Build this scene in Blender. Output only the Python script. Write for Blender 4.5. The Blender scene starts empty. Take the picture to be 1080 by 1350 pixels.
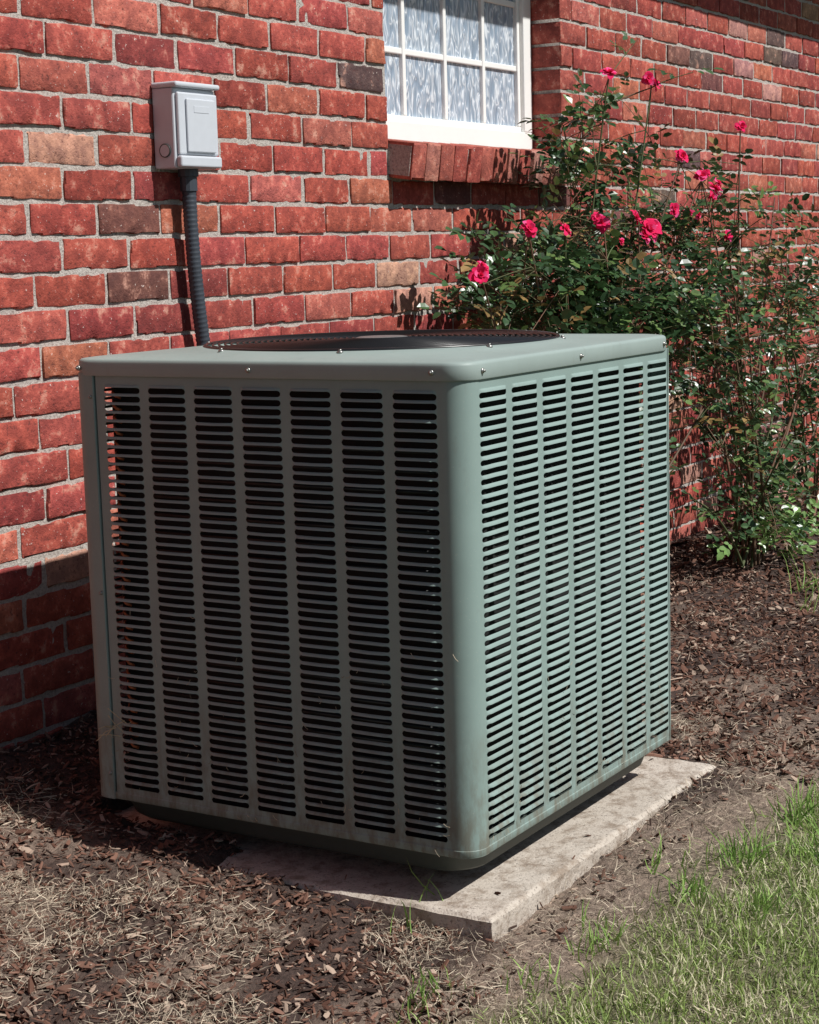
import bpy, math, random
import numpy as np
from mathutils import Vector, Matrix, noise
random.seed(7); rng=np.random.default_rng(7)
scene=bpy.context.scene

# ------------------------------------------------------------------ helpers
def link(o,parent=None):
    scene.collection.objects.link(o)
    if parent: o.parent=parent
    return o
def empty(name,loc=(0,0,0)):
    e=bpy.data.objects.new(name,None); e.empty_display_size=.1
    scene.collection.objects.link(e); return e
def mesh_obj(name,v,f,mat=None,parent=None,smooth=False,cols=None,sharp=None):
    me=bpy.data.meshes.new(name)
    me.from_pydata([tuple(map(float,a)) for a in v],[],[tuple(map(int,a)) for a in f])
    if cols is not None:
        ca=me.color_attributes.new('col','FLOAT_COLOR','POINT')
        c=np.ones((len(v),4),np.float32); c[:,:3]=np.asarray(cols)[:,:3]
        ca.data.foreach_set('color',c.ravel())
    if smooth: me.polygons.foreach_set('use_smooth',[True]*len(me.polygons))
    me.update()
    if sharp: me.set_sharp_from_angle(angle=math.radians(sharp))
    o=bpy.data.objects.new(name,me)
    if mat: me.materials.append(mat)
    return link(o,parent)
class MB:
    def __init__(s): s.v=[];s.f=[];s.c=[]
    def add(s,v,f,c=None):
        n=len(s.v); s.v+= [tuple(a) for a in v]; s.f+=[tuple(n+i for i in q) for q in f]
        if c is not None: s.c+=[tuple(c)]*len(v)
    def box(s,a,b,c=None):
        x0,y0,z0=a;x1,y1,z1=b
        s.add([(x0,y0,z0),(x1,y0,z0),(x1,y1,z0),(x0,y1,z0),(x0,y0,z1),(x1,y0,z1),(x1,y1,z1),(x0,y1,z1)],
              [(0,3,2,1),(4,5,6,7),(0,1,5,4),(1,2,6,5),(2,3,7,6),(3,0,4,7)],c)
    def tube(s,pts,r,n=6,c=None,cap=True):
        pts=[Vector(p) for p in pts]; k=len(pts)
        rr=r if hasattr(r,'__len__') else [r]*k
        vs=[];fs=[]
        for i,p in enumerate(pts):
            d=(pts[min(i+1,k-1)]-pts[max(i-1,0)])
            if d.length<1e-9:d=Vector((0,0,1))
            d.normalize()
            a=d.cross(Vector((0.13,.21,1)));
            if a.length<.1:a=d.cross(Vector((1,.1,0)))
            a.normalize();b=d.cross(a)
            for j in range(n):
                t=2*math.pi*j/n
                vs.append(p+(a*math.cos(t)+b*math.sin(t))*rr[i])
        for i in range(k-1):
            for j in range(n):
                fs.append((i*n+j,i*n+(j+1)%n,(i+1)*n+(j+1)%n,(i+1)*n+j))
        if cap:
            fs.append(tuple(range(n))[::-1]); fs.append(tuple((k-1)*n+j for j in range(n)))
        s.add(vs,fs,c)
    def obj(s,name,mat,parent=None,smooth=False,bevel=0,seg=2):
        o=mesh_obj(name,s.v,s.f,mat,parent,smooth,s.c if len(s.c)==len(s.v) and s.c else None)
        if bevel:
            m=o.modifiers.new('b','BEVEL');m.width=bevel;m.segments=seg;m.limit_method='ANGLE'
        return o

def mat_new(name):
    m=bpy.data.materials.new(name);m.use_nodes=True
    nt=m.node_tree;b=nt.nodes['Principled BSDF'];return m,nt,b
def N(nt,t,**kw):
    n=nt.nodes.new(t)
    for k,v in kw.items(): setattr(n,k,v)
    return n
def noise_n(nt,scale,detail=4,rough=.55,vec=None):
    n=N(nt,'ShaderNodeTexNoise');n.inputs['Scale'].default_value=scale;n.inputs['Detail'].default_value=detail
    n.inputs['Roughness'].default_value=rough
    if vec: nt.links.new(vec,n.inputs['Vector'])
    return n
def ramp(nt,src,stops):
    r=N(nt,'ShaderNodeValToRGB');e=r.color_ramp.elements
    while len(e)<len(stops): e.new(.5)
    for i,(p,c) in enumerate(stops):
        e[i].position=p; e[i].color=tuple(c)[:3]+(1,) if hasattr(c,'__len__') else (c,c,c,1)
    nt.links.new(src,r.inputs[0]);return r
def mix(nt,fac,a,b,mode='MIX'):
    m=N(nt,'ShaderNodeMix',data_type='RGBA',blend_type=mode)
    for s,v in ((0,fac),(6,a),(7,b)):
        if hasattr(v,'links') : nt.links.new(v,m.inputs[s])
        elif s==0: m.inputs[0].default_value=v
        else: m.inputs[s].default_value=tuple(v)[:3]+(1,)
    return m.outputs[2]
def bump(nt,b,h,strength=.3,dist=.002):
    n=N(nt,'ShaderNodeBump');n.inputs['Strength'].default_value=strength;n.inputs['Distance'].default_value=dist
    nt.links.new(h,n.inputs['Height']);nt.links.new(n.outputs[0],b.inputs['Normal'])
def coords(nt): return N(nt,'ShaderNodeNewGeometry').outputs['Position']

# ------------------------------------------------------------------ materials
def m_brick():
    m,nt,b=mat_new('brick');P=coords(nt)
    at=N(nt,'ShaderNodeAttribute',attribute_name='col')
    ad=N(nt,'ShaderNodeVectorMath',operation='MULTIPLY_ADD');nt.links.new(at.outputs[1],ad.inputs[0]);ad.inputs[1].default_value=(9,17,31);nt.links.new(P,ad.inputs[2])
    Q=ad.outputs[0]
    n1=noise_n(nt,26,3,.7,Q);n2=noise_n(nt,110,3,.75,Q)
    c=mix(nt,ramp(nt,n1.outputs[0],[(.38,0.),(.60,.85)]).outputs[0],at.outputs[0],mix(nt,1.,at.outputs[0],(.52,.50,.56),'MULTIPLY'))
    c=mix(nt,ramp(nt,n1.outputs[0],[(.28,.75),(.42,0.)]).outputs[0],c,(.62,.33,.25))
    c=mix(nt,ramp(nt,n2.outputs[0],[(.33,.75),(.42,0.)]).outputs[0],c,(.10,.035,.032))
    c=mix(nt,ramp(nt,n2.outputs[0],[(.66,0.),(.70,.85)]).outputs[0],c,(.74,.62,.56))
    nt.links.new(c,b.inputs['Base Color']);b.inputs['Roughness'].default_value=.85;b.inputs['Specular IOR Level'].default_value=.25
    bump(nt,b,n2.outputs[0],.65,.005);return m
def m_mortar():
    m,nt,b=mat_new('mortar');P=coords(nt)
    n1=noise_n(nt,150,4,.75,P)
    c=ramp(nt,n1.outputs[0],[(.3,(.20,.165,.145)),(.45,(.44,.39,.355)),(.65,(.60,.56,.51))]).outputs[0]
    nt.links.new(c,b.inputs['Base Color']);b.inputs['Roughness'].default_value=.95
    bump(nt,b,n1.outputs[0],.9,.005);return m
def m_green(name,base,dirt=.5,spec=.2):
    m,nt,b=mat_new(name);P=coords(nt)
    n1=noise_n(nt,7,4,.65,P);n2=noise_n(nt,260,2,.6,P)
    mp=N(nt,'ShaderNodeMapping');mp.inputs['Scale'].default_value=(1,1,.35);nt.links.new(P,mp.inputs[0])
    n3=noise_n(nt,38,4,.7,mp.outputs[0])
    bc=tuple(base)
    c=mix(nt,ramp(nt,n1.outputs[0],[(.3,0.),(.7,.5)]).outputs[0],bc,tuple(x*.80 for x in base))
    c=mix(nt,ramp(nt,n2.outputs[0],[(.66,0.),(.76,.5*dirt)]).outputs[0],c,(.50,.48,.42))
    c=mix(nt,ramp(nt,n3.outputs[0],[(.58,0.),(.8,.30)]).outputs[0],c,(.20,.20,.17))
    sep=N(nt,'ShaderNodeSeparateXYZ');nt.links.new(P,sep.inputs[0])
    mr=N(nt,'ShaderNodeMapRange');mr.inputs[1].default_value=.26;mr.inputs[2].default_value=-.02;nt.links.new(sep.outputs[2],mr.inputs[0])
    mm=N(nt,'ShaderNodeMath',operation='MULTIPLY');nt.links.new(mr.outputs[0],mm.inputs[0]);nt.links.new(ramp(nt,n3.outputs[0],[(.40,.05),(.60,dirt+.15)]).outputs[0],mm.inputs[1])
    c=mix(nt,mm.outputs[0],c,(.15,.12,.085))
    nt.links.new(c,b.inputs['Base Color']);b.inputs['Roughness'].default_value=.5;b.inputs['Specular IOR Level'].default_value=spec
    return m
def m_plain(name,c,rough=.6,metal=0,var=.15,scale=40,bmp=0):
    m,nt,b=mat_new(name);n1=noise_n(nt,scale,3,.6,coords(nt))
    nt.links.new(mix(nt,n1.outputs[0],tuple(x*(1-var) for x in c),tuple(min(1,x*(1+var)) for x in c)),b.inputs['Base Color'])
    b.inputs['Roughness'].default_value=rough;b.inputs['Metallic'].default_value=metal
    if bmp: bump(nt,b,n1.outputs[0],bmp,.002)
    return m
def m_attr(name,rough=.7,transl=0,spec=.4):
    m,nt,b=mat_new(name);at=N(nt,'ShaderNodeAttribute',attribute_name='col');c=at.outputs[0]
    nt.links.new(c,b.inputs['Base Color']);b.inputs['Roughness'].default_value=rough;b.inputs['Specular IOR Level'].default_value=spec
    if transl:
        t=N(nt,'ShaderNodeBsdfTranslucent');nt.links.new(c,t.inputs[0])
        s=N(nt,'ShaderNodeMixShader');s.inputs[0].default_value=transl
        nt.links.new(b.outputs[0],s.inputs[1]);nt.links.new(t.outputs[0],s.inputs[2])
        nt.links.new(s.outputs[0],nt.nodes['Material Output'].inputs[0])
    return m
def m_concrete():
    m,nt,b=mat_new('concrete');P=coords(nt)
    n1=noise_n(nt,6,5,.7,P);n2=noise_n(nt,170,3,.7,P);n3=noise_n(nt,28,4,.7,P)
    c=mix(nt,n1.outputs[0],(.36,.30,.24),(.68,.62,.55))
    c=mix(nt,ramp(nt,n3.outputs[0],[(.46,0.),(.66,.8)]).outputs[0],c,(.22,.16,.115))
    c=mix(nt,ramp(nt,n2.outputs[0],[(.33,.8),(.45,0.)]).outputs[0],c,(.15,.12,.10))
    nt.links.new(c,b.inputs['Base Color']);b.inputs['Roughness'].default_value=.9
    bump(nt,b,n2.outputs[0],.7,.003);return m
def m_ground():
    m,nt,b=mat_new('ground_soil');P=coords(nt)
    at=N(nt,'ShaderNodeAttribute',attribute_name='col')
    n1=noise_n(nt,75,4,.75,P)
    c=mix(nt,ramp(nt,n1.outputs[0],[(.3,0.),(.6,1.)]).outputs[0],mix(nt,1.,at.outputs[0],(.35,.33,.32),'MULTIPLY'),at.outputs[0])
    c=mix(nt,ramp(nt,n1.outputs[0],[(.6,0.),(.72,.4)]).outputs[0],c,mix(nt,1.,at.outputs[0],(2.6,2.5,2.3),'MULTIPLY'))
    nt.links.new(c,b.inputs['Base Color']);b.inputs['Roughness'].default_value=.95
    bump(nt,b,n1.outputs[0],1.,.012);return m
def m_glass():
    m,nt,b=mat_new('textured_glass');P=coords(nt)
    mp=N(nt,'ShaderNodeMapping');mp.inputs['Rotation'].default_value=(0,math.radians(20),0);mp.inputs['Scale'].default_value=(2.0,1,.55)
    nt.links.new(P,mp.inputs[0])
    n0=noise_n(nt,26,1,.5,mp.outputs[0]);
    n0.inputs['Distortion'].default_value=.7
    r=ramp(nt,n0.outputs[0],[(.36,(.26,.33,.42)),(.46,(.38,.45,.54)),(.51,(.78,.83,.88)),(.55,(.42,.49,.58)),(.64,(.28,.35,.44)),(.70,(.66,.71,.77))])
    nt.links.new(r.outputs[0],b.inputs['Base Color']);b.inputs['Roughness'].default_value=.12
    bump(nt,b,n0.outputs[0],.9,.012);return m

BR=m_brick();MO=m_mortar();GREEN=m_green('cabinet_green_paint',(.262,.350,.328),.6);GREENLID=m_green('lid_green_sunlit',(.315,.385,.365),.45,.3)  # lid green is the cabinet green lightened for sun on its top
PAN=m_plain('pan_paint',(.045,.058,.052),.6);BLACK=m_plain('black_wire',(.012,.012,.013),.3);COIL=m_plain('coil_fins',(.006,.007,.007),.85)
WHITE=m_plain('white_paint',(.87,.87,.85),.5,var=.03);GREYBOX=m_plain('grey_enamel',(.56,.59,.64),.45,var=.06)
CONDUIT=m_plain('conduit_plastic',(.045,.054,.070),.5);SCREW=m_plain('screw_steel',(.35,.35,.33),.35,.8)
COPPER=m_plain('copper_tube',(.5,.16,.07),.4,.6);CONC=m_concrete();GR=m_ground();GLASS=m_glass()
LEAF=m_attr('rose_leaf',.33,.15,.55);PETAL=m_attr('rose_petal',.8,.25,.1);STEM=m_attr('cane_bark',.7);CHIP=m_attr('bark_mulch_chip',.9,0,.15)
GRASS=m_attr('grass_blade',.6,.2,.25);STRAW=m_attr('dry_straw_fibre',.7,0,.2);SHINGLE=m_plain('roof_shingle',(.05,.045,.04),.9,var=.4,scale=25)
SOFFIT=m_plain('soffit_paint',(.10,.075,.06),.7)

# ------------------------------------------------------------------ camera
yaw,pt,rl=math.radians(31.45),math.radians(8.39),math.radians(-1.61)
F=Vector((math.cos(yaw)*math.cos(pt),math.sin(yaw)*math.cos(pt),-math.sin(pt)))
R=F.cross(Vector((0,0,1))).normalized();U=R.cross(F)
R,U=R*math.cos(rl)+U*math.sin(rl),U*math.cos(rl)-R*math.sin(rl)
cd=bpy.data.cameras.new('camera');cam=bpy.data.objects.new('camera',cd);link(cam)
cam.matrix_world=Matrix(((R.x,U.x,-F.x,-2.495),(R.y,U.y,-F.y,-1.414),(R.z,U.z,-F.z,1.021),(0,0,0,1)))
cd.sensor_fit='HORIZONTAL';cd.sensor_width=36;cd.lens=36*2335/1080;cd.clip_end=500;cd.clip_start=.05
scene.camera=cam

# ------------------------------------------------------------------ light
L=Vector((-.12,1,-1.2)).normalized()
sd=bpy.data.lights.new('sun','SUN');sd.energy=5.0;sd.angle=math.radians(.5);sd.color=(1,.975,.93)
so=bpy.data.objects.new('sun',sd);link(so);so.rotation_euler=L.to_track_quat('-Z','Y').to_euler();so.location=(0,-3,6)
w=bpy.data.worlds.new('World');scene.world=w;w.use_nodes=True;nt=w.node_tree
sk=N(nt,'ShaderNodeTexSky',sky_type='NISHITA');sk.sun_disc=False
sk.sun_elevation=math.asin(-L.z);sk.sun_rotation=math.atan2(-L.x,-L.y)
bg=nt.nodes['Background'];nt.links.new(sk.outputs[0],bg.inputs[0]);bg.inputs[1].default_value=.05
scene.view_settings.view_transform='Standard';scene.view_settings.look='None';scene.view_settings.exposure=0

# ------------------------------------------------------------------ house
WY=1.222
house=empty('brick_house')
PI,LB=.0755,.2245; MT=.0082
WX0,WX1,WZT=1.755,2.84,2.20     # window opening
Z0=1.222-PI*20
X0,X1=-2.6,8.8
bv=[];bf=[];bc=[]
def brick_col():
    t=random.random()
    if t<.62: b=(.475,.100,.072)
    elif t<.78: b=(.37,.075,.058)
    elif t<.92: b=(.54,.155,.105)
    elif t<.955: b=(.58,.30,.22)
    elif t<.98: b=(.23,.095,.075)
    else: b=(.17,.11,.095)
    k=random.uniform(.84,1.12);return (b[0]*k,b[1]*k*random.uniform(.9,1.12),b[2]*k*random.uniform(.9,1.15))
def brick(x0,x1,z0,z1,yf=WY,depth=.11,col=None,M=None,seg=None):
    """front face facing -Y with irregular tumbled surface"""
    global bv,bf,bc
    nx=seg or max(3,int((x1-x0)/.017));nz=4
    w=x1-x0;h=z1-z0;base=len(bv);col=col or brick_col();sx=random.uniform(0,100)
    tilt=random.uniform(-.002,.002);off=random.uniform(-.003,.002)
    rag=random.choice([0,.05,.12,.22])
    # occasional pressed crease near an end of a tumbled brick
    cr_on=random.random()<.45;cu=random.choice([.13,.85])+random.uniform(-.04,.04)
    V=[]
    for j in range(nz+1):
        for i in range(nx+1):
            u=i/nx;v=j/nz
            x=x0+w*min(max((i-.7*(i==1)+.7*(i==nx-1))/nx,0),1);z=z0+h*(v+(-.18 if j==1 else .18 if j==nz-1 else 0))
            edge=(i in(0,nx)) or (j in(0,nz))
            n=noise.noise(Vector((x*24+sx,z*24,sx)))
            n2=noise.noise(Vector((x*70+sx,z*70,sx+9)))
            y=yf+off+tilt*(u-.5)*2-.0014*n-.0014*n2
            if cr_on and v>.4: y+=.004*max(0,1-abs(u-cu)/.07)*v
            if edge:
                chip=max(0,noise.noise(Vector((x*30+sx,z*30,sx+33)))-.28+rag)
                y+=.0016+chip*.022
                ins=.0002+chip*.016+.0022*abs(n2)
                if cr_on and j==nz: ins+=.004*max(0,1-abs(u-cu)/.08)
                if i==0:x+=ins
                if i==nx:x-=ins
                if j==0:z+=ins
                if j==nz:z-=ins
                if (i in(0,nx)) and (j in(0,nz)): x+=.0012*(1 if i==0 else -1);z+=.0012*(1 if j==0 else -1)
            V.append((x,y,z))
    idx=lambda i,j:base+j*(nx+1)+i
    for j in range(nz):
        for i in range(nx): bf.append((idx(i,j),idx(i+1,j),idx(i+1,j+1),idx(i,j+1)))
    ring=[(i,0) for i in range(nx)]+[(nx,j) for j in range(nz)]+[(i,nz) for i in range(nx,0,-1)]+[(0,j) for j in range(nz,0,-1)]
    nb=len(V)
    for (i,j) in ring:
        x,y,z=V[j*(nx+1)+i];V.append((x,yf+depth,z))
    k=len(ring)
    for a in range(k):
        b2=(a+1)%k
        bf.append((base+nb+a,base+nb+b2,idx(*ring[b2]),idx(*ring[a])))
    if M: V=[tuple(M@Vector(q)) for q in V]
    bv+=V;bc+=[col]*len(V)
for r in range(-4,36):
    z0=Z0+r*PI+MT/2;z1=z0+PI-MT
    x=X0+(LB/2 if r%2 else 0)+random.uniform(-.022,.022)
    if r%2: brick(X0,x-MT/2,z0,z1)
    carry=None
    while x<X1-.03:
        l=LB+random.uniform(-.009,.009)
        xe=min(x+l,X1)
        m2=random.uniform(.003,.0058)
        a,b=x+m2,xe-m2
        dz=random.uniform(-.0016,.0016)
        if z0>1.30 and z1<WZT and b>WX0 and a<WX1:
            if a<WX0-.02: brick(a,WX0,z0+dz,z1+dz)
            if b>WX1+.06: brick(WX1,b,z0+dz,z1+dz,col=(.42,.10,.075))
            elif b>WX1-.02 : carry=WX1
        elif z0>1.21 and z0<1.30 and b>WX0 and a<WX1+.02:
            if a<WX0-.02: brick(a,WX0-.004,z0+dz,z1+dz)
            if b>WX1+.05: brick(WX1+.030,b,z0+dz,z1+dz)
        else:
            if carry is not None: brick(carry,b,z0+dz,z1+dz,col=(.45,.11,.08));carry=None
            else: brick(a,b,z0+dz,z1+dz)
        x=xe
mesh_obj('front_wall_bricks',bv,bf,BR,house,True,bc,sharp=42)
# mortar bed behind the bricks, with the window opening left free
mo=MB();yb=WY+.0042
def mortar_grid(x0,x1,z0,z1):
    nx=max(2,int((x1-x0)/.025));nz=max(2,int((z1-z0)/.025));v=[];f=[]
    for j in range(nz+1):
        for i in range(nx+1):
            x=x0+(x1-x0)*i/nx;z=z0+(z1-z0)*j/nz
            v.append((x,yb+.0028*noise.noise(Vector((x*30,z*30,4))),z))
    for j in range(nz):
        for i in range(nx):
            a=j*(nx+1)+i;f.append((a,a+1,a+nx+2,a+nx+1))
    mo.add(v,f)
zb=Z0-4*PI;zt=Z0+36*PI
mortar_grid(X0,WX0,zb,zt);mortar_grid(WX1+.002,X1,zb,zt);mortar_grid(WX0,WX1+.002,zb,1.30);mortar_grid(WX0,WX1+.002,WZT,zt)
mo.box((WX0-.05,yb+.004,1.28),(WX0-.006,WY+.2,WZT));mo.box((WX1+.007,yb+.004,1.28),(WX1+.05,WY+.2,WZT))
mo.obj('mortar_joints',MO,house,True)
# body of the house behind
hb=MB();hb.box((X0+.005,WY+.2,-.4),(WX0-.06,WY+6,2.5));hb.box((WX1+.06,WY+.2,-.4),(X1-.005,WY+6,2.5));hb.box((WX0-.06,WY+.32,-.4),(WX1+.06,WY+6,2.5))
hb.obj('house_core',SOFFIT,house)
def m_bricktex():
    m,nt,b=mat_new('brick_side');t=N(nt,'ShaderNodeTexBrick');P=coords(nt)
    s=N(nt,'ShaderNodeSeparateXYZ');nt.links.new(P,s.inputs[0]);c=N(nt,'ShaderNodeCombineXYZ');nt.links.new(s.outputs[1],c.inputs[0]);nt.links.new(s.outputs[2],c.inputs[1])
    nt.links.new(c.outputs[0],t.inputs[0]);t.inputs['Scale'].default_value=1;t.inputs['Brick Width'].default_value=LB;t.inputs['Row Height'].default_value=PI;t.inputs['Mortar Size'].default_value=.005
    t.inputs['Color1'].default_value=(.44,.09,.065,1);t.inputs['Color2'].default_value=(.33,.075,.06,1);t.inputs['Mortar'].default_value=(.45,.41,.37,1)
    nt.links.new(t.outputs[0],b.inputs[0]);b.inputs['Roughness'].default_value=.9;return m
sw=MB();sw.box((X0-.01,WY+.115,-.4),(X0+.004,WY+6,2.5));sw.box((X1-.004,WY+.115,-.4),(X1+.01,WY+6,2.5));sw.obj('side_walls',m_bricktex(),house)
ro=MB();ez=2.36;ey=WY-.375
ro.box((X0-.3,ey,ez),(X1+.3,WY+.0,ez+.02));ro.box((X0-.3,ey-.02,ez),(X1+.3,ey-.002,ez+.16));ro.obj('eave_soffit_fascia',SOFFIT,house)
rf=MB();rf.add([(X0-.35,ey-.06,ez+.15),(X1+.35,ey-.06,ez+.15),(X1+.35,WY+3,ez+1.9),(X0-.35,WY+3,ez+1.9),(X1+.35,WY+6.4,ez+.15),(X0-.35,WY+6.4,ez+.15)],[(0,1,2,3),(3,2,4,5)])
o=rf.obj('roof',SHINGLE,house);sm=o.modifiers.new('s','SOLIDIFY');sm.thickness=.04
# sill : rowlock bricks laid on edge, projecting and slightly sloped
bv=[];bf=[];bc=[]
n=14;sw_=(WX1+.030-WX0)/n
T=Matrix.Translation((0,WY,1.30));rot=Matrix.Rotation(math.radians(8),4,'X');TI=Matrix.Translation((0,-WY,-1.30))
for i in range(n):
    a=WX0+.002+i*sw_;brick(a+.003,a+sw_-.003,1.224+random.uniform(-.002,.002),1.328+random.uniform(-.002,.002),yf=WY-.078+random.uniform(-.004,.002),depth=.178,M=T@rot@TI,seg=5,
      col=random.choice([(.52,.14,.10),(.56,.21,.155),(.58,.28,.22),(.46,.10,.075)]))
mesh_obj('window_sill_bricks',bv,bf,BR,house,True,bc,sharp=42)
sm_=MB();sm_.box((WX0+.004,WY-.072,1.230),(WX1+.026,WY+.1,1.312));o=sm_.obj('sill_mortar',MO,house);o.matrix_world=T@rot@TI@Matrix.Translation((0,0,.004))
# window
wy=WY+.105
wf=MB();fw=.058
wf.box((WX0+.003,wy,1.325),(WX1-.003,wy+.05,1.325+fw+.012));wf.box((WX0+.003,wy,WZT-fw),(WX1-.003,wy+.05,WZT-.002))
wf.box((WX0+.003,wy,1.395+.0005),(WX0+fw,wy+.05,WZT-fw-.0005));wf.box((WX1-fw,wy,1.3955),(WX1-.003,wy+.05,WZT-fw-.0005))
gx0,gx1,gz0,gz1=WX0+fw,WX1-fw,1.395,WZT-fw
wf.box((gx0+.0005,wy+.014,gz0+.0005),(gx1-.0005,wy+.045,gz0+.018));wf.box((gx1-.018,wy+.014,gz0+.019),(gx1-.0005,wy+.045,gz1));wf.box((gx0+.0005,wy+.014,gz0+.019),(gx0+.018,wy+.045,gz1))
for i in range(1,4):
    x=gx0+(gx1-gx0)*i/4;wf.box((x-.009,wy+.016,gz0+.0185),(x+.009,wy+.036,gz1))
for i in range(1,4):
    z=gz0+.203*i
    if z<gz1-.05:
        wf.box((gx0+.0185,wy+.019,z-.009),(gx1-.0185,wy+.034,z+.009))
wf.obj('window_frame',WHITE,house,bevel=.003)
gl=MB();gl.box((gx0,wy+.028,gz0),(gx1,wy+.032,gz1));gl.obj('window_glass',GLASS,house)

# ------------------------------------------------------------------ disconnect box + conduit
el=empty('electrical_disconnect_box')
bx0,bx1,bz0,bz1=.738,.893,1.222,1.402;byf=WY-.066
b=MB();b.box((bx0,byf+.004,bz0),(bx1,WY-.001,bz1));b.obj('housing',GREYBOX,el,bevel=.004)
b=MB();b.box((bx0-.004,byf-.010,bz1+.0005),(bx1+.005,WY-.001,bz1+.013));b.obj('rain_hood',GREYBOX,el,bevel=.005,seg=3)
b=MB();b.box((bx0+.006,byf-.006,bz0+.030),(bx1-.004,byf+.0035,bz1-.010));b.obj('cover',GREYBOX,el,bevel=.004)
b=MB();b.box((bx0+.002,byf-.013,bz0+.002),(bx1-.001,byf+.003,bz0+.028));b.obj('cover_flange',GREYBOX,el,bevel=.005,seg=3)
b=MB();b.box((bx0+.030,byf-.012,bz0+.036),(bx1-.020,byf-.0065,bz1-.024));b.obj('raised_panel',GREYBOX,el,bevel=.005,seg=3)
b=MB();b.box((bx0+.055,byf-.0128,bz0+.125),(bx1-.045,byf-.0118,bz1-.040));b.obj('label_emboss',GREYBOX,el,bevel=.0004)
b=MB()
b.tube([(bx0-.003,WY-.034,bz0+.04),(bx0+.001,WY-.034,bz0+.04)],.0135,20);b.obj('knockout_disc',GREYBOX,el)
b=MB();rp=[(bx0-.002,WY-.034+.0145*math.cos(t),bz0+.04+.0145*math.sin(t)) for t in np.linspace(0,2*math.pi,24)];b.tube(rp,.0016,6);b.obj('knockout_ring',PAN,el)
cn=empty('electrical_conduit')
path=[(.815,WY-.036,1.20),(.816,WY-.036,1.1),(.822,WY-.036,1.0),(.832,WY-.036,.9),(.846,WY-.036,.8),(.856,WY-.036,.6),(.85,WY-.04,.45),(.80,WY-.08,.36),(.74,WY-.18,.33),(.72,WY-.375,.33)]
pp=[];rr=[]
cv=[Vector(p) for p in path]
for i in range(len(cv)-1):
    st=max(2,int((cv[i+1]-cv[i]).length/.0035))
    for k in range(st):
        pp.append(cv[i].lerp(cv[i+1],k/st));rr.append(.0165+.0009*math.sin(len(pp)*2.1))
b=MB();b.tube(pp,rr,14);b.obj('flexible_conduit',CONDUIT,cn,True)
b=MB();b.tube([(.815,WY-.036,1.2215),(.815,WY-.036,1.205),(.815,WY-.036,1.204),(.815,WY-.036,1.172)],[.024,.024,.020,.020],14);b.obj('conduit_connector',CONDUIT,cn)

# ------------------------------------------------------------------ air conditioner
ac=empty('air_conditioner_unit')
W_,D_,H_=.842,.838,.84;RC=.040;HL=.031
def rrect(x0,y0,x1,y1,r,n=8):
    P=[]
    for cx,cy,a0 in((x1-r,y1-r,0),(x0+r,y1-r,90),(x0+r,y0+r,180),(x1-r,y0+r,270)):
        for k in range(n+1):
            a=math.radians(a0+90*k/n);P.append((cx+r*math.cos(a),cy+r*math.sin(a)))
    return P
def loft(rings,name,mat,parent,close_top=False,close_bot=False,smooth=True,sharp=None):
    m=MB();v=[];n=len(rings[0])
    for rg in rings:v+=rg
    f=[]
    for i in range(len(rings)-1):
        for j in range(n):
            f.append((i*n+j,i*n+(j+1)%n,(i+1)*n+(j+1)%n,(i+1)*n+j))
    if close_top:f.append(tuple((len(rings)-1)*n+j for j in range(n)))
    if close_bot:f.append(tuple(range(n))[::-1])
    m.add(v,f);o=m.obj(name,mat,parent,smooth)
    if smooth: o.data.set_sharp_from_angle(angle=math.radians(40))
    return o
def ring(x0,y0,x1,y1,r,z,n=8): return [(x,y,z) for x,y in rrect(x0,y0,x1,y1,r,n)]
PIT=.01602;NR=48
def louvre_face(name,u0,u1,ncol,slot,orig,du,out,z0=.024,sh=.0100):
    """orig + u*du + out*o ; panel from u=0..Ltot"""
    v=[];f=[]
    def P(u,z,o): return tuple(orig+du*u+out*o+Vector((0,0,z)))
    Lt=u1[1]
    def quad(ua,ub,za,zb):
        n=len(v);v.extend([P(ua,za,0),P(ub,za,0),P(ub,zb,0),P(ua,zb,0)]);f.append((n,n+1,n+2,n+3))
    s0,s1=u0
    gap=((s1-s0)-ncol*slot)/(ncol-1)
    zt=z0+NR*PIT;top=H_-HL+.004
    quad(0,Lt,.0,z0);quad(0,Lt,zt,top)
    ed=[0]
    for c in range(ncol):
        a=s0+c*(slot+gap);ed+= [a,a+slot]
    ed.append(Lt)
    for k in range(0,len(ed),2): quad(ed[k],ed[k+1],z0,zt)
    us=[0,.0012,.003,.006,.012]
    for c in range(ncol):
        a=s0+c*(slot+gap);uu=us+[slot/2]+[slot-x for x in us[::-1]]
        for r in range(NR+1):
            zc=z0+r*PIT
            n=len(v);dm=random.uniform(.8,1.1);sag=random.gauss(0,.0002)+(random.uniform(-.0015,.0015) if random.random()<.02 else 0)
            for ui,u in enumerate(uu):
                e=min(u,slot-u);k=min(1,math.sqrt(max(0,1-(1-min(e/.006,1))**2)))
                mid=sh/2
                lo_of_slot=mid-mid*k; hi=mid+mid*k
                ztop=zc+lo_of_slot if r<NR else zc
                zbot=zc-PIT+hi if r>0 else zc
                if r==0: zbot=zc; ztop=zc+lo_of_slot
                if r==NR: ztop=zc
                p=.0050*dm*min(1,e/.012) if 0<r else 0
                sg=sag if (0<r<NR and e>.02) else 0
                v.append(P(a+u,ztop+sg,0));v.append(P(a+u,ztop*.60+zbot*.40+sg,p*.8));v.append(P(a+u,zbot+sg,p));v.append(P(a+u,zbot+.0004+sg,p-.0030*(p>0)))
            for i in range(len(uu)-1):
                b0=n+i*4
                for j in range(3): f.append((b0+j,b0+j+1,b0+4+j+1,b0+4+j))
    o=mesh_obj(name,v,f,GREEN,ac,True,sharp=50)
    return o
Vv=Vector
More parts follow.
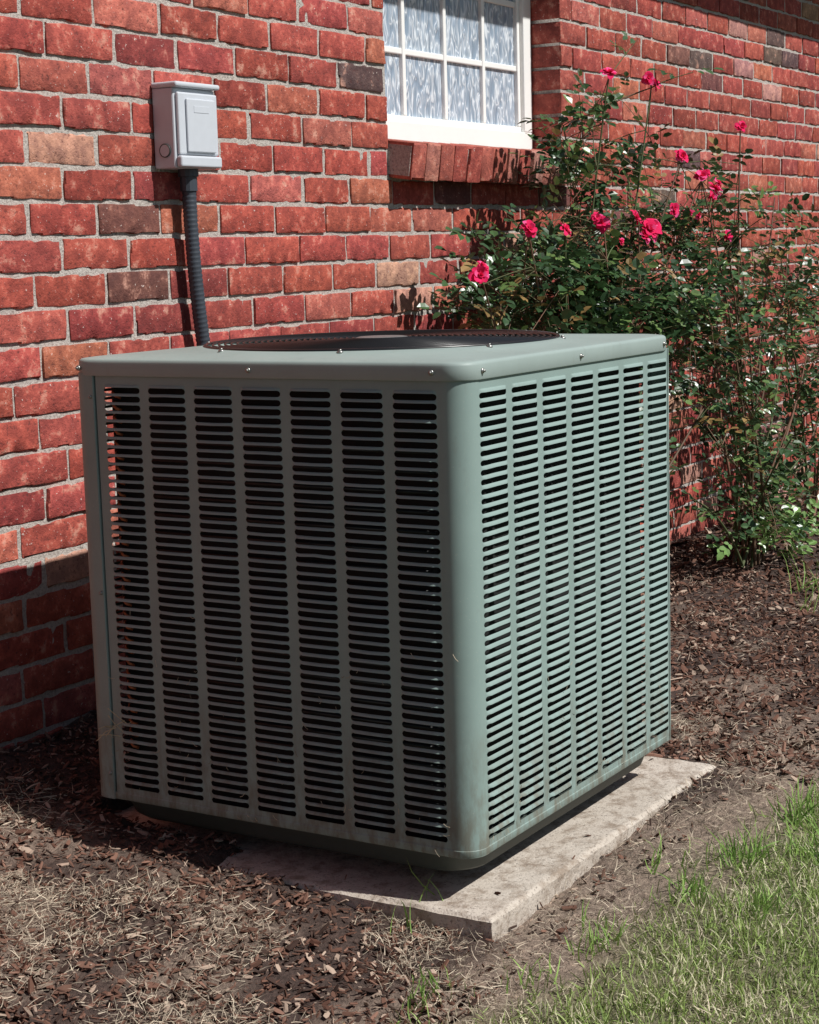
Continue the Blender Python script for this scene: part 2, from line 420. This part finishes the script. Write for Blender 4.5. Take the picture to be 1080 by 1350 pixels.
louvre_face('louvre_panel_front',(.006,.783),(0,W_-RC-.012),7,.0945,Vv((RC,0,0)),Vv((1,0,0)),Vv((0,-1,0)))
louvre_face('louvre_panel_side',(.014,.725),(0,D_-RC-.0535),7,.0850,Vv((0,RC,0)),Vv((0,1,0)),Vv((-1,0,0)),sh=.0112)
louvre_face('louvre_panel_back',(.014,.728),(0,D_-RC*2),7,.0835,Vv((W_,RC,0)),Vv((0,1,0)),Vv((1,0,0)))
louvre_face('louvre_panel_rear',(.006,.75),(0,W_-RC*2),7,.09,Vv((RC,D_,0)),Vv((1,0,0)),Vv((0,1,0)))
def post(name,prof,z0,z1,off=0):
    m=MB();v=[(x,y,z0) for x,y in prof]+[(x,y,z1) for x,y in prof];n=len(prof)
    m.add(v,[(i,i+1,n+i+1,n+i) for i in range(n-1)]);o=m.obj(name,GREEN,ac,True);o.data.set_sharp_from_angle(angle=math.radians(35))
    return o
arc=lambda cx,cy,r,a0,a1,n=14:[(cx+r*math.cos(math.radians(a0+(a1-a0)*k/n)),cy+r*math.sin(math.radians(a0+(a1-a0)*k/n))) for k in range(n+1)]
zt=H_-HL+.004
post('corner_post_near',[(.002,RC+.0066),(-.0008,RC+.006)]+arc(RC,RC,RC+.0008,180,270)+[(RC+.004,-.0008),(RC+.0045,.002)],0,zt)
yq=D_-.050
post('corner_post_wall_side',[(.014,yq),(-.0015,yq),(-.0032,yq+.0015)]+[(-.0032,D_-.03)]+arc(.0248,D_-.028,.028,180,90,6),-.001,zt)
post('corner_post_far',[(W_-.014,-.0012)]+arc(W_-.012,.0108,.012,270,360,6)+[(W_,RC+.003)],0,zt)
post('corner_post_rear',[(W_,D_-RC-.003)]+arc(W_-RC,D_-RC,RC,0,90)+[(W_-RC-.003,D_)],0,zt)
loft([ring(.0045,.0045,W_-.0045,D_-.0045,RC-.0045,.004),ring(.0005,.0005,W_-.0005,D_-.0005,RC,-.001),ring(-.0015,-.0015,W_+.0015,D_+.0015,RC+.001,.002),ring(-.0015,-.0015,W_+.0015,D_+.0015,RC+.001,.012),ring(-.0002,-.0002,W_+.0002,D_+.0002,RC,.0135)],'bottom_flange',GREEN,ac)
loft([ring(.04,.04,W_-.04,D_-.04,.03,.0),ring(.04,.04,W_-.04,D_-.04,.03,.80)],'coil',COIL,ac,False,True)
m=MB()
for i in range(22):
    z=.04+i*.034;m.tube([(.036,.08,z),(.036,.70,z)],.0035,6)
m.obj('coil_tubes',m_plain('coil_tube',(.03,.03,.03),.5,.3),ac,True)
m=MB()
for i in range(30):
    z=.10+i*.023
    m.tube([(.020,.742,z),(.013,.749,z+.004),(.013,.755,z+.010),(.020,.759,z+.014)],.003,6)
m.obj('copper_return_bends',COPPER,ac,True)
loft([ring(.070,.070,W_-.070,D_-.070,.05,-.048),ring(.042,.042,W_-.042,D_-.042,.07,-.046),ring(.030,.030,W_-.030,D_-.030,.075,-.037),ring(.024,.024,W_-.024,D_-.024,.075,-.018),ring(.012,.012,W_-.012,D_-.012,.05,.003)],'base_pan',PAN,ac,True,True)
ft=MB()
for x in (.16,.62):
    ft.box((x,.10,-.083),(x+.07,D_-.10,-.0485))
ft.obj('mounting_feet',COIL,ac,bevel=.004)
# lid with circular opening
cx,cy,RF=.432,.428,.340
E=.005
outer=rrect(-E,-E,W_+E,D_+E,RC+E,8)
dn=[]
for i in range(len(outer)):
    a=Vector(outer[i]);b2=Vector(outer[(i+1)%len(outer)])
    k=max(1,int((b2-a).length/.03))
    for j in range(k): dn.append(a.lerp(b2,j/k))
def lr(inset,z):
    o=[]
    for p in dn:
        q=Vector((W_/2,D_/2));sx=(W_/2+E-inset)/(W_/2+E);sy=(D_/2+E-inset)/(D_/2+E)
        o.append((q.x+(p.x-q.x)*sx,q.y+(p.y-q.y)*sy,z))
    return o
def cr(r,z):
    o=[]
    for p in dn:
        a=math.atan2(p.y-cy,p.x-cx);o.append((cx+r*math.cos(a),cy+r*math.sin(a),z))
    return o
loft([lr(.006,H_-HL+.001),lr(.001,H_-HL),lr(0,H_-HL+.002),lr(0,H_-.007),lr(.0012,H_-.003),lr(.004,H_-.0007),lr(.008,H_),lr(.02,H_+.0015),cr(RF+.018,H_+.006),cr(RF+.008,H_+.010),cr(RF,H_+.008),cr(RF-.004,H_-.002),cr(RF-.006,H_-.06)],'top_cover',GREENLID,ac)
loft([cr(RF-.004,H_-.06),cr(.01,H_-.062)],'fan_shroud_floor',COIL,ac)
g=MB();zg=H_+.011
for k,r in enumerate(np.arange(.045,RF+.004,.0118)):
    zz=zg+.005*(1-(r/RF)**2)
    g.tube([(cx+r*math.cos(t),cy+r*math.sin(t),zz) for t in np.linspace(0,2*math.pi,64)],.0019,6,cap=False)
for k in range(12):
    t=2*math.pi*k/12+.2
    g.tube([(cx+.045*math.cos(t),cy+.045*math.sin(t),zg+.002),(cx+.2*math.cos(t),cy+.2*math.sin(t),zg+.0005),(cx+(RF+.006)*math.cos(t),cy+(RF+.006)*math.sin(t),zg-.004)],.0024,6)
g.tube([(cx+(RF+.002)*math.cos(t),cy+(RF+.002)*math.sin(t),zg-.001) for t in np.linspace(0,2*math.pi,72)],.004,8,cap=False)
g.obj('fan_grille',BLACK,ac,True)
g=MB();g.tube([(cx,cy,H_-.02),(cx,cy,zg+.004),(cx,cy,zg+.007)],[.060,.057,.045],28);g.obj('motor_cap',m_plain('motor_cap_metal',(.2,.205,.205),.4,.3),ac)
g=MB()
for k in range(4):
    t=k*math.pi/2+.4;v=[]
    for i in range(6):
        r=.05+.26*i/5
        for s in(-1,1):
            a=t+s*(.34-.03*i);v.append((cx+r*math.cos(a),cy+r*math.sin(a),H_-.035+s*.018))
    g.add(v,[(2*i,2*i+1,2*i+3,2*i+2) for i in range(5)])
g.obj('fan_blades',PAN,ac,True)
s=MB()
def screw(p,n,r=.0042):
    p=Vector(p);n=Vector(n);s.tube([p-n*.002,p+n*.0015,p+n*.003],[r*1.25,r*1.2,r*.75],8);s.tube([p+n*.0025,p+n*.0055],r*.6,6)
for y in(.06,.43,.82): screw((-E,y,H_-.017),(-1,0,0))
for x in(.05,.42,.80): screw((x,-E,H_-.017),(0,-1,0))
for z in(.05,.40,.77): screw((-.0032,yq+.007,z),(-1,0,0),.003)
for k in range(8):
    t=k*math.pi/4+.35;screw((cx+(RF+.012)*math.cos(t),cy+(RF+.012)*math.sin(t),H_+.008),(0,0,1),.005)
s.obj('screws',SCREW,ac,True)
# grass clippings / straw caught on the louvres
random.seed(5);q_=MB()
for _ in range(90):
    if random.random()<.7: p=Vector((-.0065,random.uniform(.03,.80),abs(random.gauss(0,.16))+.005));t=Vector((random.uniform(-.2,.05),random.uniform(-1,1),random.uniform(-1,.6)))
    else: p=Vector((random.uniform(.05,.80),-.0065,abs(random.gauss(0,.10))+.005));t=Vector((random.uniform(-1,1),random.uniform(-.2,.05),random.uniform(-1,.6)))
    l=random.uniform(.005,.015);t.normalize();k=random.uniform(.4,1.)
    q_.tube([p,p+t*l*.5+Vector((0,0,-.002)),p+t*l],.0005,4,(.50*k,.43*k,.32*k))
for _ in range(7):
    p=Vector((-.006,.765+random.uniform(-.02,.02),.15+random.uniform(-.03,.03)));t=Vector((-.5,random.uniform(-.6,.9),random.uniform(-1,1))).normalized()
    q_.tube([p,p+t*.02+Vector((-.006,0,.004)),p+t*.045],.0008,4,(.5,.42,.28))
q_.obj('caught_clippings',STRAW,ac)

# ------------------------------------------------------------------ pad
def sm(x,a,b):
    t=min(max((x-a)/(b-a),0),1);return t*t*(3-2*t)
PX0,PY0,PX1,PY1=-.031,-.046,.975,.95;PZ=-.085
nn_=90;v=[];f=[]
for j in range(nn_+1):
    for i in range(nn_+1):
        ex=lambda t:.5-.5*math.cos(math.pi*t)*(.75+.25*abs(math.cos(math.pi*t)))
        x=PX0+(PX1-PX0)*ex(i/nn_);y=PY0+(PY1-PY0)*ex(j/nn_)
        d=min(x-PX0,PX1-x,y-PY0,PY1-y);n3=noise.noise(Vector((x*22,y*22,2)))
        z=PZ-.006*(1-sm(d,-.001,.010+.006*n3))-.0012*n3-.0007*noise.noise(Vector((x*90,y*90,2)))
        w_=.004*noise.noise(Vector((x*14,y*14,8)))*(d<.004)
        v.append((x+w_,y+w_,z))
f=[(j*(nn_+1)+i,j*(nn_+1)+i+1,(j+1)*(nn_+1)+i+1,(j+1)*(nn_+1)+i) for j in range(nn_) for i in range(nn_)]
ringi=[i for i in range(nn_)]+[j*(nn_+1)+nn_ for j in range(nn_)]+[nn_*(nn_+1)+i for i in range(nn_,0,-1)]+[j*(nn_+1) for j in range(nn_,0,-1)]
prev=ringi
for dz in (.012,.03,.06,.11):
    cur=[]
    for q in ringi:
        x,y,z=v[q];k=.0035*noise.noise(Vector((x*30,y*30,dz*40)));cur.append(len(v));v.append((x+k,y+k,PZ-.004-dz))
    for a in range(len(ringi)):
        b2=(a+1)%len(ringi);f.append((cur[a],cur[b2],prev[b2],prev[a]))
    prev=cur
mesh_obj('concrete_pad',v,f,CONC,None,True,sharp=55)

# ------------------------------------------------------------------ ground
def hbase(x,y):
    h=-.126+.045*sm(y,.05,.50)*(1-sm(x,.7,1.3))+.080*sm(y,.65,1.2)*(1-sm(x,.5,1.6))
    h+=.034*sm(x,.0,.9)*(1-sm(x,1.6,2.6))*sm(y,-.35,-.05)
    h+=.012*sm(x,1.2,2.2)
    return h
def inpad(x,y,m=0): return PX0-m<x<PX1+m and PY0-m<y<PY1+m
def hground(x,y,fine=True):
    h=hbase(x,y)
    if fine and abs(x)<9 and abs(y)<6:
        h+=.012*noise.noise(Vector((x*6,y*6,1)))+.006*noise.noise(Vector((x*19,y*19,5)))+.004*noise.noise(Vector((x*55,y*55,8)))
    heap=sm(y,.42,.58)*(1-sm(x,.05,.12))*sm(x,-.5,-.1)
    heap=max(heap,sm(y,.86,.92))
    if inpad(x,y,.25): h=max(h,-.18+.113*heap+.006*noise.noise(Vector((x*25,y*25,5)))) if heap>.3 else h
    dx=min(x-PX0,PX1-x);dy=min(y-PY0,PY1-y);d=min(dx,dy)
    if d>-.01 and heap<.75: h=min(h,-.095-.03*sm(d,.0,.05)) if d>.03 else min(h,-.092)
    return h
def grassness(x,y):
    """1 = lawn"""
    e=-.20+.25*sm(-x,.12,.6)-.06*sm(x,.3,.9)+.06*noise.noise(Vector((x*5,y*5,3)))+.03*noise.noise(Vector((x*17,y*17,3)))
    return sm(e-y,-.05,.16)
def axis(lo,hi,c0,c1,fine,):
    a=list(np.arange(c0,c1,fine));s=fine;x=c0
    while x>lo: s*=1.25;x-=s;a.insert(0,x)
    s=fine;x=a[-1]
    while x<hi: s*=1.25;x+=s;a.append(x)
    return a
ax_=axis(-80,80,-.9,2.6,.0125);ay_=axis(-80,80,-.95,1.3,.0125)
v=[];f=[];c=[]
for y in ay_:
    for x in ax_:
        v.append((x,y,hground(x,y)));g=grassness(x,y)
        soil=(.30,.225,.175);mul=(.080,.050,.040);gra=(.20,.19,.105)
        far=sm(math.hypot(x-.3,y),1.6,3.5);gra=tuple(gra[i]*(1-far)+(.055,.075,.028)[i]*far for i in range(3))  # distant lawn colour darkened to weaken bounce light on the shaded side
        k=sm(y+.25*noise.noise(Vector((x*3,y*3,7))),.05,-.12)*(1-sm(x,1.1,1.8)) if y>-1 else 1
        k=max(k,.7*sm(noise.noise(Vector((x*4,y*4,17)))+.3*sm(-x,.0,.5),.1,.4))*(1-far)
        a=[mul[i]*(1-k)+soil[i]*k for i in range(3)]
        c.append([a[i]*(1-g)+gra[i]*g for i in range(3)])
nX=len(ax_)
for j in range(len(ay_)-1):
    for i in range(nX-1):
        a=j*nX+i;f.append((a,a+1,a+nX+1,a+nX))
mesh_obj('ground',v,f,GR,None,True,c)

# ------------------------------------------------------------------ scatter utilities
def scatter(name,tv,tf,pos,mats,cols,mat,parent=None,smooth=False):
    tv=np.array(tv);n=len(tv);K=len(pos)
    V=np.einsum('kij,nj->kni',mats,tv)+pos[:,None,:]
    base=np.arange(K)*n;fs=[]
    for q in tf: fs+=(base[:,None]+np.array(q)[None,:]).tolist()
    return mesh_obj(name,V.reshape(-1,3),fs,mat,parent,smooth,np.repeat(cols,n,axis=0))
def rotm(az,tilt,roll,sx,sy,sz):
    K=len(az);ca,sa=np.cos(az),np.sin(az);ct,st=np.cos(tilt),np.sin(tilt);cr_,sr=np.cos(roll),np.sin(roll)
    Z=np.zeros(K);O=np.ones(K)
    Rz=np.stack([np.stack([ca,-sa,Z],1),np.stack([sa,ca,Z],1),np.stack([Z,Z,O],1)],1)
    Ry=np.stack([np.stack([ct,Z,st],1),np.stack([Z,O,Z],1),np.stack([-st,Z,ct],1)],1)
    Rx=np.stack([np.stack([O,Z,Z],1),np.stack([Z,cr_,-sr],1),np.stack([Z,sr,cr_],1)],1)
    S=np.stack([np.stack([sx,Z,Z],1),np.stack([Z,sy,Z],1),np.stack([Z,Z,sz],1)],1)
    return Rz@Ry@Rx@S
pos=[];sc=[];cl=[]
def addchips(n,x0,x1,y0,y1,smin,smax):
    for _ in range(n):
        x=random.uniform(x0,x1);y=random.uniform(y0,y1)
        onheap=(x<.11 and y>.46) or y>.86
        if inpad(x,y) and not onheap and random.random()>.02:continue
        if grassness(x,y)>.25 and random.random()>.05:continue
        if y<.04 and -.2<x<1.0 and random.random()<.8:continue
        if random.random()<.35 and noise.noise(Vector((x*5,y*5,40)))<-.05: continue
        z=hground(x,y)+random.uniform(-.001,.009)
        if inpad(x,y) and not onheap:
            if .03<x<.8 and y>.04:continue
            z=PZ+.003
        pos.append((x,y,z));s=random.uniform(smin,smax)*(1 if random.random()<.9 else 1.8)
        sc.append((s,s*random.uniform(.12,.5),s*random.uniform(.08,.25)))
        t=random.random()
        b=(.135,.070,.050) if t<.45 else (.20,.11,.08) if t<.64 else (.05,.03,.024) if t<.84 else (.36,.27,.21)
        k=random.uniform(.7,1.3);cl.append((b[0]*k,b[1]*k,b[2]*k))
addchips(29000,-1.0,1.1,-.15,1.21,.003,.0095)
addchips(24000,.9,3.2,-.45,1.21,.004,.012)
addchips(10000,3.2,7,-.6,1.21,.010,.022)
addchips(1500,-3,-1.,.1,1.2,.012,.026)
K=len(pos);sc=np.array(sc)
tv=[(-1,-.8,0),(-.2,-1.1,.3),(.9,-.6,0),(1.1,.5,.2),(.1,1.,0),(-.9,.7,.4),(-1,-.8,-1),(-.2,-1.1,-.7),(.9,-.6,-1),(1.1,.5,-.8),(.1,1.,-1),(-.9,.7,-.6),(0,0,.5)]
tf=[(0,1,12),(1,2,12),(2,3,12),(3,4,12),(4,5,12),(5,0,12)]+[(i,6+i,6+(i+1)%6,(i+1)%6) for i in range(6)]
M=rotm(rng.uniform(0,6.28,K),rng.normal(0,.45,K),rng.normal(0,.45,K),sc[:,0],sc[:,1],sc[:,2])
scatter('bark_mulch',tv,tf,np.array(pos),M,np.array(cl),CHIP)
bt=[(-.5,0,0),(.5,0,0),(-.42,.03,.4),(.42,.03,.4),(-.28,.14,.75),(.28,.14,.75),(0,.34,1.)]
bfz=[(0,1,3,2),(2,3,5,4),(4,5,6)]
def blades(name,items,mat):
    p=np.array([i[0] for i in items]);h=np.array([i[1] for i in items]);wd=np.array([i[2] for i in items]);tl=np.array([i[3] for i in items]);c=np.array([i[4] for i in items])
    K=len(items)
    return scatter(name,bt,bfz,p,rotm(rng.uniform(0,6.28,K),tl*rng.uniform(-1,1,K),tl*rng.uniform(-1,1,K),wd,h*rng.uniform(.5,1.8,K),h),c,mat)
G=[]
def gcol(x,y):
    t=random.random()+.35*noise.noise(Vector((x*4,y*4,61)))
    b=(.25,.34,.095) if t<.40 else (.34,.44,.15) if t<.62 else (.15,.22,.065) if t<.68 else (.62,.57,.40)
    k=random.uniform(.75,1.3);return tuple(min(.8,q*k) for q in b)
def addgrass(n,x0,x1,y0,y1,hm,wm):
    for _ in range(n):
        x=random.uniform(x0,x1);y=random.uniform(y0,y1)
        if inpad(x,y,.0):continue
        g=grassness(x,y)
        cl_=.5+1.1*noise.noise(Vector((x*9,y*9,21)))
        if random.random()>g*(.40+cl_*.9)*(.5+.5*sm(-y,.22,.40)): continue
        G.append(((x,y,hground(x,y)-.003),hm*random.uniform(.5,1.35)*(1+.7*sm(x,.2,.9)*max(0,noise.noise(Vector((x*6,y*6,77))))*2),wm*random.uniform(.6,1.3),random.choice([.45,.8,1.3]),gcol(x,y)))
addgrass(100000,-.9,1.7,-.95,.15,.028,.0024)
addgrass(12000,1.7,5,-1.6,-.1,.04,.006)
addgrass(16000,-4,4,-3,-.9,.04,.007)
addgrass(5000,-4,-.9,-1,.3,.04,.006)
for (x,y,n,h) in [(.52,-.28,60,.070),(.80,-.30,70,.08),(.30,-.26,40,.06),(.05,-.20,35,.05),(-.28,-.06,35,.045),(1.0,-.36,80,.09),(.62,-.4,80,.07),(-.055,.10,9,.07),(-.16,-.16,20,.05),(3.0,.45,10,.14),(2.7,.35,8,.16),(.40,-.17,14,.06),(.9,-.42,60,.08),(.3,-.4,50,.06)]:
    for _ in range(n):
        a=x+random.gauss(0,.035);b_=y+random.gauss(0,.022)
        G.append(((a,b_,(hground(a,b_) if not inpad(a,b_) else PZ)-.002),h*random.uniform(.6,1.2),.0034*random.uniform(.7,1.3),random.choice([.3,.5,.8]),random.choice([(.20,.34,.08),(.30,.46,.12)])))
blades('lawn_grass',G,GRASS)
S=[]
for _ in range(56000):
    t=random.random()
    if t<.52: x=random.uniform(-.95,.25);y=random.uniform(.0,1.15)
    elif t<.9: x=random.uniform(-.9,1.3);y=random.uniform(-.75,.3)
    else: x=random.uniform(1,3.5);y=random.uniform(-.3,1.1)
    if inpad(x,y):continue
    if random.random()>.30+noise.noise(Vector((x*4,y*4,31)))*1.7+.35*sm(-x,.0,.5):continue
    k=random.uniform(.55,1.2);S.append(((x,y,hground(x,y)+random.uniform(.002,.012)),random.uniform(.010,.032),random.uniform(.0008,.0017),1.8,(.56*k,.47*k,.36*k)))
blades('dry_straw',S,STRAW)

# ------------------------------------------------------------------ roses
lt=[(0,0,0),(.28,-.32,.06),(.68,-.29,.04),(1,0,-.10),(.68,.29,.04),(.28,.32,.06),(.3,0,-.03),(.7,0,-.05)]
lf=[(0,1,6),(1,2,7,6),(2,3,7),(0,6,5),(6,7,4,5),(7,3,4)]
def bez(a,b,c,t): return a*(1-t)**2+b*2*t*(1-t)+c*t*t
def bush(name,canes,clumps,flowers,seed,lsz=1.5):
    random.seed(seed);e=empty(name);st=MB();lp=[];lm=[];lc=[];allp=[]
    FL=[Vector(f_[0]) for f_ in flowers]
    def compound(p,d,size,light=0):
        for q in FL:
            if p.y<q.y+.04 and abs(p.z-q.z)<.06 and abs((p.x-q.x)-(p.y-q.y)*2.2)<.10: return
        size*=lsz
        d=d.normalized();up=Vector((0,0,1))+Vector((random.uniform(-.6,.6),random.uniform(-.9,.2),random.uniform(-.3,.3)))
        side=d.cross(up)
        if side.length<.05: side=Vector((1,0,0))
        side.normalize();nrm=side.cross(d).normalized()
        Lr=size*1.9
        t=random.random()
        b=(.036,.078,.032) if t<.50 else (.055,.115,.042) if t<.82 else (.13,.21,.065)
        if light: b=(.16,.28,.08)
        if random.random()<.05:b=(.28,.18,.07)
        k=random.uniform(.75,1.25)
        for (s,ang,sz) in((1.,0,1.1),(.62,.95,.95),(.62,-.95,.95),(.22,1.1,.8),(.22,-1.1,.8)):
            if random.random()<.1:continue
            q=p+d*Lr*s
            if q.y>WY-.015: continue
            dd=(d*math.cos(ang)+side*math.sin(ang)+Vector((random.uniform(-.25,.25),random.uniform(-.25,.25),random.uniform(-.35,.15)))).normalized()
            s2=nrm.cross(dd).normalized();n2=dd.cross(s2)
            L_=size*sz*random.uniform(.8,1.15)
            lp.append(q);lm.append([[dd.x*L_,s2.x*L_,n2.x*L_],[dd.y*L_,s2.y*L_,n2.y*L_],[dd.z*L_,s2.z*L_,n2.z*L_]]);lc.append((b[0]*k,b[1]*k,b[2]*k))
    def tw(a,c,r0,r1,bow=.1,col=(.06,.07,.03),n=7,sides=5):
        a=Vector(a);c=Vector(c);m_=(a+c)/2+Vector((random.uniform(-bow,bow),random.uniform(-bow,bow)*.5,abs(random.uniform(0,bow))))
        P=[bez(a,m_,c,i/n) for i in range(n+1)]
        st.tube(P,[r0+(r1-r0)*i/n for i in range(n+1)],sides,col,cap=False);return P
    for (b0,tip,den) in canes:
        b0=Vector(b0)+Vector((random.uniform(-.10,.10),random.uniform(-.05,.05),0));tip=Vector(tip)
        col=random.choice([(.13,.08,.05),(.09,.11,.045),(.22,.12,.08)])
        P=tw(b0,tip,.006,.0022,.16,col,12,6);allp+=P[3:]
        for i in range(3,13):
            if random.random()<den: 
                d=Vector((random.uniform(-1,1),random.uniform(-1,.6),random.uniform(-.1,.8)))
                compound(P[i],d,random.uniform(.018,.026))
                if random.random()<.7:
                    q=P[i]+d.normalized()*random.uniform(.06,.20);Q=tw(P[i],q,.002,.0011,.02,(.10,.11,.045),3,4)
                    for h in Q[1:]: compound(h,Vector((random.uniform(-1,1),random.uniform(-1,1),random.uniform(-.2,.7))),random.uniform(.016,.024))
    for (c0,rad,n_,light) in clumps:
        c0=Vector(c0);made=0;tries=0
        while made<n_ and tries<n_*12:
            tries+=1
            q=Vector((random.gauss(0,.5),random.gauss(0,.5),random.gauss(0,.5)))
            if q.length>1.25:continue
            p=c0+Vector((q.x*rad[0],q.y*rad[1],q.z*rad[2]))
            if p.y>WY-.03 or p.z<-.10:continue
            if noise.noise(p*7+Vector((seed,0,0)))<-.06:continue
            made+=1
            compound(p,Vector((q.x+random.uniform(-.8,.8),q.y+random.uniform(-.9,.5),random.uniform(-.5,.9))),random.uniform(.015,.026),light)
            if made%3==0 and allp:
                nn=min(random.sample(allp,min(25,len(allp))),key=lambda k_:(k_-p).length)
                if (nn-p).length<.4: tw(nn,p,.0018,.0009,.03,random.choice([(.11,.11,.05),(.20,.11,.07)]),4,4)
    K=len(lp)
    V=np.einsum('kij,nj->kni',np.array(lm),np.array(lt))+np.array([list(q) for q in lp])[:,None,:]
    base_=np.arange(K)*8;fs=[]
    for q in lf: fs+=(base_[:,None]+np.array(q)[None,:]).tolist()
    mesh_obj('foliage',V.reshape(-1,3),fs,LEAF,e,False,np.repeat(np.array(lc),8,axis=0))
    fl=MB()
    for (p,r) in flowers:
        p=Vector(p);r*=.95
        if allp:
            nn=min(allp,key=lambda k_:(k_-p).length+(.3 if k_.z>p.z else 0));tw(nn,p,.0022,.0013,.02,(.10,.14,.05),5,5)
        ax=Vector((random.uniform(-.7,.3),random.uniform(-1,-.3),random.uniform(.0,.9))).normalized()
        a=ax.cross(Vector((0,0,1))).normalized();b_=ax.cross(a)
        for lay,(cnt,tilt,ln) in enumerate([(5,.25,.5),(6,.55,.7),(7,.95,.9),(8,1.35,1.0)]):
            for k in range(cnt):
                t=2*math.pi*k/cnt+lay*.7+random.uniform(-.3,.3);rd=a*math.cos(t)+b_*math.sin(t);tg=ax.cross(rd)
                tt=tilt+random.uniform(-.3,.3);L_=r*ln*random.uniform(.7,1.15);wd=L_*.5
                k2=random.uniform(.75,1.1);col=(.90*k2,.030*k2,.15*k2) if random.random()<.78 else (.95,.12,.34)
                def pt_(s,w_): 
                    th=tt*(.5+.6*s);return p+ax*(math.cos(th)*s*L_)+rd*(math.sin(th)*s*L_)+tg*w_*wd+ax*(abs(w_)*.15*L_)
                v=[pt_(0,0),pt_(.45,-.7),pt_(.5,0),pt_(.45,.7),pt_(.85,-.75),pt_(.95,0),pt_(.85,.75),pt_(1.05,-.3),pt_(1.05,.3)]
                fl.add(v,[(0,1,2),(0,2,3),(1,4,5,2),(2,5,6,3),(4,7,5),(5,8,6),(5,7,8)],col)
    if flowers: fl.obj('rose_flowers',PETAL,e,True)
    st.obj('canes',STEM,e,True)
g0=(2.30,.93,-.11)
c1=[(g0,(2.295,.80,1.50),.8),(g0,(2.60,.80,1.49),.7),(g0,(2.40,1.0,1.38),1),(g0,(1.52,.80,.93),.9),(g0,(1.78,.80,1.05),1),(g0,(2.0,.80,1.06),1),(g0,(2.25,.80,1.07),1),(g0,(2.5,.80,1.08),1),(g0,(2.82,.80,1.27),.9),(g0,(3.0,.8,1.22),.9),
    (g0,(2.62,1.05,1.35),.9),(g0,(2.95,.8,.8),.8),(g0,(3.1,.75,.6),.7),(g0,(3.0,.85,1.12),.8),(g0,(2.45,.95,1.25),.9)]
k1=[((2.22,.92,.84),(.50,.18,.26),760,0),((2.66,.90,.84),(.38,.16,.28),400,0),((2.36,.97,1.18),(.12,.09,.24),95,0),((2.46,.95,1.40),(.08,.06,.12),22,0),((2.68,.93,1.30),(.11,.08,.18),42,0),((3.05,.88,1.05),(.28,.14,.20),150,0),((3.02,.85,.72),(.26,.16,.27),190,0),((2.2,.9,.5),(.4,.2,.25),70,0),((1.76,.9,.86),(.12,.1,.13),46,0),((2.05,.92,.98),(.2,.12,.1),70,0)]
f1=[((2.295,.80,1.508),.028),((2.61,.80,1.50),.030),((2.575,.80,1.515),.022),((2.83,.80,1.288),.027),((1.778,.80,1.068),.026),((1.989,.80,1.066),.024),((2.23,.80,1.082),.030),((2.20,.80,1.10),.018),((2.467,.80,1.10),.028),((2.563,.80,1.058),.040),((2.60,.80,1.075),.030),((2.53,.80,1.04),.026),((2.764,.80,1.125),.026),((2.90,.80,1.11),.024),((2.955,.80,1.106),.022),((1.50,.80,.953),.030),((1.515,.80,.975),.020),((2.36,.80,1.03),.016)]
bush('rose_bush',c1,k1,f1,11)
g1=(3.42,.80,-.11);g2=(4.3,.85,-.11)
c2=[(g1,(3.35,.80,1.39),.6),(g1,(3.11,.80,1.18),.8),(g1,(3.0,.80,1.22),.8),(g1,(3.22,.80,1.03),.9),(g1,(3.97,.9,1.18),.7),(g1,(4.4,.92,1.0),.7),
    (g1,(4.6,.85,.75),.7),(g1,(3.1,.75,.55),.7),(g1,(3.9,.75,.6),.7),(g1,(4.3,.8,.45),.7),(g1,(2.9,.7,.35),.6),(g1,(3.2,.72,.75),.7),(g1,(3.8,.8,.85),.7),(g1,(3.6,.7,.4),.4),(g1,(3.0,.7,.6),.4),(g1,(4.1,.7,.3),.4),(g1,(2.8,.75,.2),.4),(g1,(3.3,.6,.35),.4),
    (g2,(4.9,.9,.9),.7),(g2,(4.1,.9,.8),.7),(g2,(5.2,.9,.6),.7),(g2,(4.6,.8,.3),.7),(g2,(3.9,.85,.95),.5),(g2,(4.5,.85,1.05),.6),(g2,(4.0,.8,.5),.5),(g2,(4.4,.8,.6),.5)]
k2=[((3.5,.88,.85),(.36,.16,.28),110,0),((3.38,.88,1.18),(.15,.1,.12),24,0),((4.15,.9,.85),(.44,.18,.26),130,0),((3.25,.8,.45),(.34,.18,.32),110,0),((4.2,.85,.35),(.6,.2,.3),130,0),((3.40,.66,.0),(.34,.12,.09),70,1),((3.6,.8,.12),(.4,.2,.22),90,0),((4.8,.9,.6),(.5,.2,.5),160,0)]
f2=[((3.35,.80,1.403),.026),((3.11,.80,1.192),.030),((3.13,.80,1.215),.022),((3.0,.80,1.23),.026),((3.03,.80,1.245),.018),((3.223,.80,1.04),.022),((3.09,.80,1.17),.018)]
bush('rose_bush',c2,k2,f2,23)
